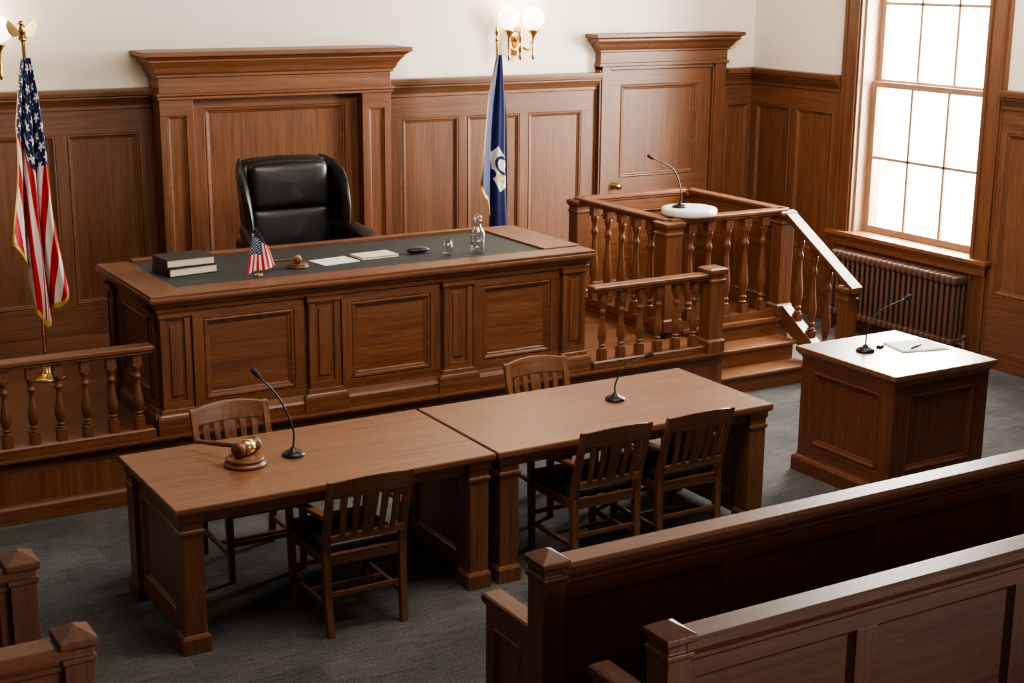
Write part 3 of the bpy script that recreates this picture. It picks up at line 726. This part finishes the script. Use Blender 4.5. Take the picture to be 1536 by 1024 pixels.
mb=MB(GLASS); mb.lathe([(.028,0),(.031,.004),(.034,.10),(.0325,.10),(.029,.010),(.0,.010)],seg=28); mk('drinking_glass',mb,loc=(4.79,8.95,1.28),label='clear glass tumbler on the bench',category='glass')
t=thing('water_carafe',(5.00,8.90,1.28),'clear glass water carafe on the bench','carafe')
mb=MB(GLASS); mb.lathe([(.048,0),(.051,.006),(.052,.06),(.051,.14),(.042,.165),(.026,.182),(.022,.222),(.028,.236),(.026,.236),(.020,.222),(.023,.184),(.039,.163),(.048,.138),(.049,.06),(.048,.01),(0,.008)],seg=32); mk('body',mb,t)
mb=MB(WATER); mb.lathe([(0,.012),(.046,.013),(.047,.06),(.0465,.11),(0,.11)],seg=32); mk('water',mb,t)
mb=MB(GLASS); mb.lathe([(.0,.212),(.017,.214),(.019,.236),(.029,.240),(.031,.250),(.023,.268),(.0,.274)],seg=24); mk('stopper',mb,t)

# podium papers
mb=MB(PAPER); mb.box(-.17,.17,-.125,.125,0,.006); mb.box(-.16,.16,-.11,.13,.006,.010); mk('paper_sheets',mb,loc=(7.04,6.70,PT),rot=math.radians(-14),label='white paper sheets on the podium',category='paper')
mb=MB(BLACK); mb.tube([(-.07,0,.006),(.07,0,.006)],.005,10,sub=1); mb.box(-.0,.05,-.002,.002,.010,.013); mk('pen',mb,loc=(7.00,6.66,PT+.010),rot=math.radians(20),label='black pen on the podium papers',category='pen')
mb=MB(BLACK); mb.rbox(-.03,.03,-.018,.018,0,.016,.006,3); mk('clip',mb,loc=(6.82,6.80,PT),rot=.4,label='small black clip beside the papers',category='clip')

# ------------------------------------------------------------------ flags
def drape(name,parent,mat,pos,uvf,na=110,nb=110):
    vs=[];fs=[];uvs=[];ed=[]
    for j in range(nb+1):
        b=j/nb
        for i in range(na+1):
            a=i/na; vs.append(pos(a,b)); uvs.append(uvf(a,b)); ed.append((a,b))
    for j in range(nb):
        for i in range(na): k=j*(na+1)+i; fs.append((k,k+na+1,k+na+2,k+1))
    me=bpy.data.meshes.new(name); me.from_pydata(vs,[],fs); me.materials.append(mat)
    u=me.uv_layers.new(name='flag'); e=me.uv_layers.new(name='edge')
    for l in me.loops: u.data[l.index].uv=uvs[l.vertex_index]; e.data[l.index].uv=ed[l.vertex_index]
    me.polygons.foreach_set('use_smooth',[True]*len(fs))
    ob=bpy.data.objects.new(name,me); COL.objects.link(ob); ob.parent=parent; return ob
def pole(parent,h,r=.012,base=.12):
    mb=MB(BRASS); mb.lathe([(base,0),(base,.012),(base*.85,.02),(base*.4,.03),(.03,.045),(.024,.09),(.02,.10),(0,.10)],seg=32); mk('base',mb,parent)
    mb=MB(BRASS); mb.lathe([(r,.05),(r,h)],seg=14); mk('pole',mb,parent)
f1=thing('flag_on_pole',(2.31,10.28,PZ),'draped stars and stripes flag with gold fringe on brass pole','flag')
pole(f1,2.32,.013,.13)
def zig(a,pts):
    for (a0,v0),(a1,v1) in zip(pts,pts[1:]):
        if a<=a1: return v0+(v1-v0)*smoothstep((a-a0)/(a1-a0))
    return pts[-1][1]
def p1(a,b):
    L=zig(a,[(0,1.24),(.25,1.42),(.40,1.74),(.50,1.83),(.68,1.72),(.82,1.70),(1,1.58)])
    W=.045+.15*min(1,b/.35)**.8+.12*max(0,(b-.2)/.8)**1.1
    ph=2*math.pi*(2.6*a+.25*math.sin(3*b))
    fold=math.sin(ph)+.35*math.sin(2.1*ph+1)
    amp=.020+.040*b**.8
    x=(a-.48)*W-.014*math.cos(ph)*(.3+b)+.012*math.sin(7*b+1)*(.3+b)*(a-.5)*2
    return (x,-.035+amp*fold*-1,2.21-b*L)
def uv1(a,b):
    s=a*(.34+.60*b)
    if b>.40: s-= .62*(b-.40)*smoothstep((.56-a)/.12)
    return (s,b)
drape('flag_cloth',f1,USF,p1,uv1)
mb=MB(BRASS); mb.ball((0,0,2.33),.022); mb.ball((0,0,2.39),.030,sc=(.8,.7,1.3)); mb.ball((-.008,-.012,2.435),.017); mb.lathe([(.008,0),(0,.02)],(-.02,-.02,2.433),8,R=Matrix.Rotation(math.radians(-100),3,'Y'))
for sx in (-1,1):
    mb.add([(sx*.01,0,2.37),(sx*.05,.005,2.42),(sx*.085,.01,2.455),(sx*.10,.01,2.42),(sx*.085,.008,2.37),(sx*.06,.004,2.345),(sx*.02,0,2.35),
            (sx*.01,.015,2.37),(sx*.05,.02,2.42),(sx*.085,.02,2.455),(sx*.10,.02,2.42),(sx*.085,.02,2.37),(sx*.06,.018,2.345),(sx*.02,.015,2.35)],
            [(0,1,2,3,4,5,6),(13,12,11,10,9,8,7)]+[(i,(i+1)%7+0,(i+1)%7+7,i+7) for i in range(7)])
mb.add([(-.02,0,2.36),(.02,0,2.36),(.03,.01,2.325),(-.03,.01,2.325)],[(0,1,2,3)])
mk('eagle_finial',mb,f1,label='gilded eagle finial')
f2=thing('flag_on_pole',(6.42,11.10,PZ),'draped navy blue flag with pale emblem and gold fringe','flag')
pole(f2,2.22,.012,.13)
def p2(a,b):
    L=zig(a,[(0,1.12),(.18,1.22),(.4,1.60),(1,1.72)])
    W=.05+.11*min(1,b/.3)+.16*b
    ph=2*math.pi*(1.7*a+.15*math.sin(3*b)); fold=math.sin(ph)+.3*math.sin(2.2*ph+.6)
    x=-.035*b+(a-.5)*W-.010*math.cos(ph)*(.3+b)
    return (x,-.04-(.015+.030*b**.8)*fold,2.10-b*L)
drape('flag_cloth',f2,BLF,p2,lambda a,b:((a-.56)*.34,(b-.59)*1.45))
mb=MB(BRASS); mb.lathe([(.012,2.21),(.022,2.225),(.012,2.24),(.008,2.25),(.022,2.28),(.018,2.31),(0,2.37)],seg=12); mk('spear_finial',mb,f2)
f3=thing('desk_flag',(3.37,8.88,1.28),'small tilted stars and stripes desk flag standing on the bench','flag')
mb=MB(BRASS); mb.lathe([(.028,0),(.028,.008),(.006,.014),(0,.014)],seg=20); mk('base',mb,f3)
mb=MB(BRASS); mb.tube([(0.02,0,.01),(-.03,.0,.265)],.003,8,sub=1); mb.ball((-.031,0,.268),.007); mk('pole',mb,f3)
def p3(a,b):
    tl,tr,br,bl=(-.040,.262),(.062,.195),(.112,.060),(-.088,.012)
    x=(tl[0]*(1-a)+tr[0]*a)*(1-b)+(bl[0]*(1-a)+br[0]*a)*b; z=(tl[1]*(1-a)+tr[1]*a)*(1-b)+(bl[1]*(1-a)+br[1]*a)*b
    return (x,-.016-.012*math.sin(2*math.pi*(1.4*a+.3*b))*(.3+.7*b),z+.006*math.sin(6*a))
drape('flag_cloth',f3,USF2,p3,lambda a,b:(a*.86,b*.85),40,40)

# ------------------------------------------------------------------ sconces
def sconce(loc,label):
    t=thing('wall_sconce',loc,label,'wall lamp',group='brass wall sconces')
    mb=MB(BRASS); R=Matrix.Rotation(math.radians(90),3,'X')
    mb.lathe([(.055,0),(.055,.012),(.04,.022),(.02,.028),(.015,.09),(.02,.10),(0,.105)],(0,0,0),24,R=R); mb.rbox(-.032,.032,-.02,0,-.16,.12,.009,3); mk('wall_plate',mb,t)
    mb=MB(BRASS); mb.lathe([(0,-.20),(.010,-.19),(.020,-.165),(.010,-.14),(.016,-.12),(.026,-.08),(.016,-.05),(.022,-.02),(.026,.02),(.016,.05),(.022,.08),(.010,.11),(0,.13)],(0,-.10,0),16)
    for sx in (-1,1):
        mb.tube([(0,-.10,-.04),(sx*.05,-.11,-.10),(sx*.105,-.115,-.085),(sx*.125,-.115,.0)],.012,12)
        mb.lathe([(0,-.20),(.009,-.19),(.018,-.165),(.010,-.14),(.014,-.08),(.015,0),(.022,.02),(.046,.055),(.050,.07),(.03,.078),(0,.078)],(sx*.125,-.115,.0),20)
    mk('bracket_arms',mb,t)
    for sx in (-1,1):
        mb=MB(GLOBE); mb.ball((sx*.125,-.115,.17),.098,28,18); mk('globe_shade',mb,t,label='glowing opal glass globe')
    return t
sconce((6.86,YB,2.62),'brass wall sconce with two glowing glass globes'); sconce((2.27,YB,2.58),'brass wall sconce with two glowing glass globes')

# ------------------------------------------------------------------ radiator
rad=thing('radiator',(9.45,9.30,0),'old cast iron column radiator under the window','radiator')
mb=MB(BRONZE); n=24
for i in range(n):
    y=-.73+1.46*i/(n-1)
    for x in (-.055,0,.055):
        mb.lathe([(.012,.16),(.017,.19),(.017,.66),(.012,.69)],(x,y,0),8)
    mb.rbox(-.082,.082,y-.024,y+.024,.655,.735,.02,3); mb.rbox(-.082,.082,y-.024,y+.024,.13,.20,.02,3)
mk('columns',mb,rad)
mb=MB(BRONZE)
for y in (-.73,.73):
    for x in (-.055,.055): mb.lathe([(.03,0),(.018,.03),(.016,.15)],(x,y,0),10)
mk('feet',mb,rad)
mb=MB(BRONZE); mb.tube([(0,-.76,.16),(0,-.83,.16)],.014,10,sub=1); mb.tube([(0,-.83,.001),(0,-.83,.21)],.014,10,sub=1); mb.ball((0,-.83,.23),.024); mk('valve',mb,rad)

# ------------------------------------------------------------------ pews
def pew(x_end,y,side,length,label,w=.05):
    t=thing('pew',(x_end,y,0),label,'pew',group='wooden courtroom pews')
    d=1 if side<0 else -1
    X=lambda a,b:(min(a*d,b*d),max(a*d,b*d))
    a,b=X(.045,length)
    mb=MB(WOODP); mb.box(a,b,-.01,.02,.08,.95,0)
    mb.M=FB((0,-.01,0)); pit=.85; ps=[]; u=.09
    while u<length-.3:
        e=min(u+pit-.10,length-.06); ps.append(X(u,e)); u+=pit
    ps.sort()
    mb.box(a,b,.08,.24,0,.025,0); mb.box(a,b,.84,.93,0,.025,0)
    e=[a]
    for q in ps: e+=[q[0],q[1]]
    e.append(b)
    for i in range(0,len(e),2):
        if e[i+1]-e[i]>.002: mb.box(e[i],e[i+1],.24,.84,0,.025,1)
    for q in ps: mb.ring(q[0],q[1],.24,.84,[(0,.022),(.006,.016),(.016,.006),(.022,.0)])
    mb.M=Matrix.Identity(4); mk('backrest',mb,t,bevel=.002)
    mb=MB(WOODP); mb.loft(a,b,-.045,.045,[(-.012,.90),(0,.915),(0,.93),(.012,.945),(.018,.96),(.018,.985),(.008,1.0)],0); mk('top_rail',mb,t,bevel=.003)
    mb=MB(WOODP); mb.box(a,b,.02,.42,.42,.455,0); mb.box(a,b,.36,.39,.05,.42,0); mk('seat',mb,t,bevel=.004)
    mb=MB(WOODP)
    mb.loft(-w,w,-w-.01,w+.01,[(.012,0),(.012,.12),(0,.135),(0,.93),(.008,.94),(.008,.955),(0,.96),(0,.985),(.010,.992),(.014,1.0),(.014,1.02),(-w+.002,1.055)],2); mk('newel_post',mb,t,bevel=.003)
    mb=MB(WOODP); mb.box(-.03,.03,.06,.40,0,.68,2); mb.M=FL((-.03,0,0)); panelled(mb,-.40,-.06,.0,.68,[(-.34,-.12)],.14,.60,0,.012,.8); mb.M=Matrix.Identity(4); mk('end_panel',mb,t,bevel=.003)
    mb=MB(WOODP); mb.loft(-.04,.04,.062,.42,[(-.01,.66),(0,.675),(.008,.69),(.008,.715),(0,.722)],1,None,(1,1,0,1)); mk('armrest',mb,t,bevel=.003)
    return t
pew(2.83,4.49,-1,3.6,'dark wooden pew with panelled back and capped end post')
pew(2.85,3.73,-1,3.6,'dark wooden pew with panelled back and capped end post')
pew(1.075,5.47,1,2.0,'dark wooden pew end with capped post beside the aisle'); pew(1.085,4.71,1,2.0,'dark wooden pew end with capped post beside the aisle')

# ------------------------------------------------------------------ camera
p,r,yw=math.radians(14.079),math.radians(.429),math.radians(30.7)
fw=Vector((math.sin(yw)*math.cos(p),math.cos(yw)*math.cos(p),-math.sin(p))); rt=Vector((math.cos(yw),-math.sin(yw),0)); up=rt.cross(fw)
rt2=rt*math.cos(r)+up*math.sin(r); up2=-rt*math.sin(r)+up*math.cos(r)
cd=bpy.data.cameras.new('camera'); cam=bpy.data.objects.new('camera',cd); COL.objects.link(cam)
M=Matrix.Identity(4)
for i,c in enumerate((rt2,up2,-fw)):
    for j in range(3): M[j][i]=c[j]
M[2][3]=3.2; cam.matrix_world=M
cd.sensor_width=36; cd.lens=2221.7/1536*36; cd.clip_end=100
SC.camera=cam

# ------------------------------------------------------------------ light
w=bpy.data.worlds.new('world'); SC.world=w; w.use_nodes=True; nt=w.node_tree; k=NB(nt)
bg=nt.nodes['Background']
tc=nt.nodes.new('ShaderNodeTexCoord'); sx=nt.nodes.new('ShaderNodeSeparateXYZ'); nt.links.new(tc.outputs['Generated'],sx.inputs[0])
def mr(o,a,b,c,d):
    n=nt.nodes.new('ShaderNodeMapRange'); n.inputs[1].default_value=a; n.inputs[2].default_value=b; n.inputs[3].default_value=c; n.inputs[4].default_value=d
    nt.links.new(o,n.inputs[0]); return n.outputs[0]
fac=k.m('MULTIPLY',mr(sx.outputs[0],.35,.5,0,1),mr(sx.outputs[2],.12,.25,1,0))   # bright overcast daylight outside the window
nt.links.new(k.mix(fac,(1,.91,.79),(1,.98,.95)),bg.inputs[0])
nt.links.new(k.m('ADD',k.m('MULTIPLY',fac,10),.19),bg.inputs[1])
def area(name,loc,target,sx,sy,power,col):
    l=bpy.data.lights.new(name,'AREA'); l.shape='RECTANGLE'; l.size=sx; l.size_y=sy; l.energy=power; l.color=col
    o=bpy.data.objects.new(name,l); COL.objects.link(o); o.location=loc
    o.rotation_euler=(Vector(target)-Vector(loc)).to_track_quat('-Z','Y').to_euler(); return o
area('window_sky_light',(11.0,9.3,2.8),(9.6,9.25,2.2),4.5,3.6,4300,(1,.94,.85))
area('overhead_fill_light',(4.2,5.6,4.6),(4.8,9.0,.7),4,2,225,(1,.88,.73))  # added fill aimed at the bench front, not a fixture of the room
area('overhead_fill_light',(8.0,7.6,4.4),(8.6,10.6,1.2),2,1.6,150,(1,.92,.82))  # second added fill, lifts the right wall area beside the window
for x in (6.86,2.27):
    l=bpy.data.lights.new('sconce_light','POINT'); l.energy=14; l.color=(1,.8,.55); l.shadow_soft_size=.12
    o=bpy.data.objects.new('sconce_light',l); COL.objects.link(o); o.location=(x,YB-.28,3.0)
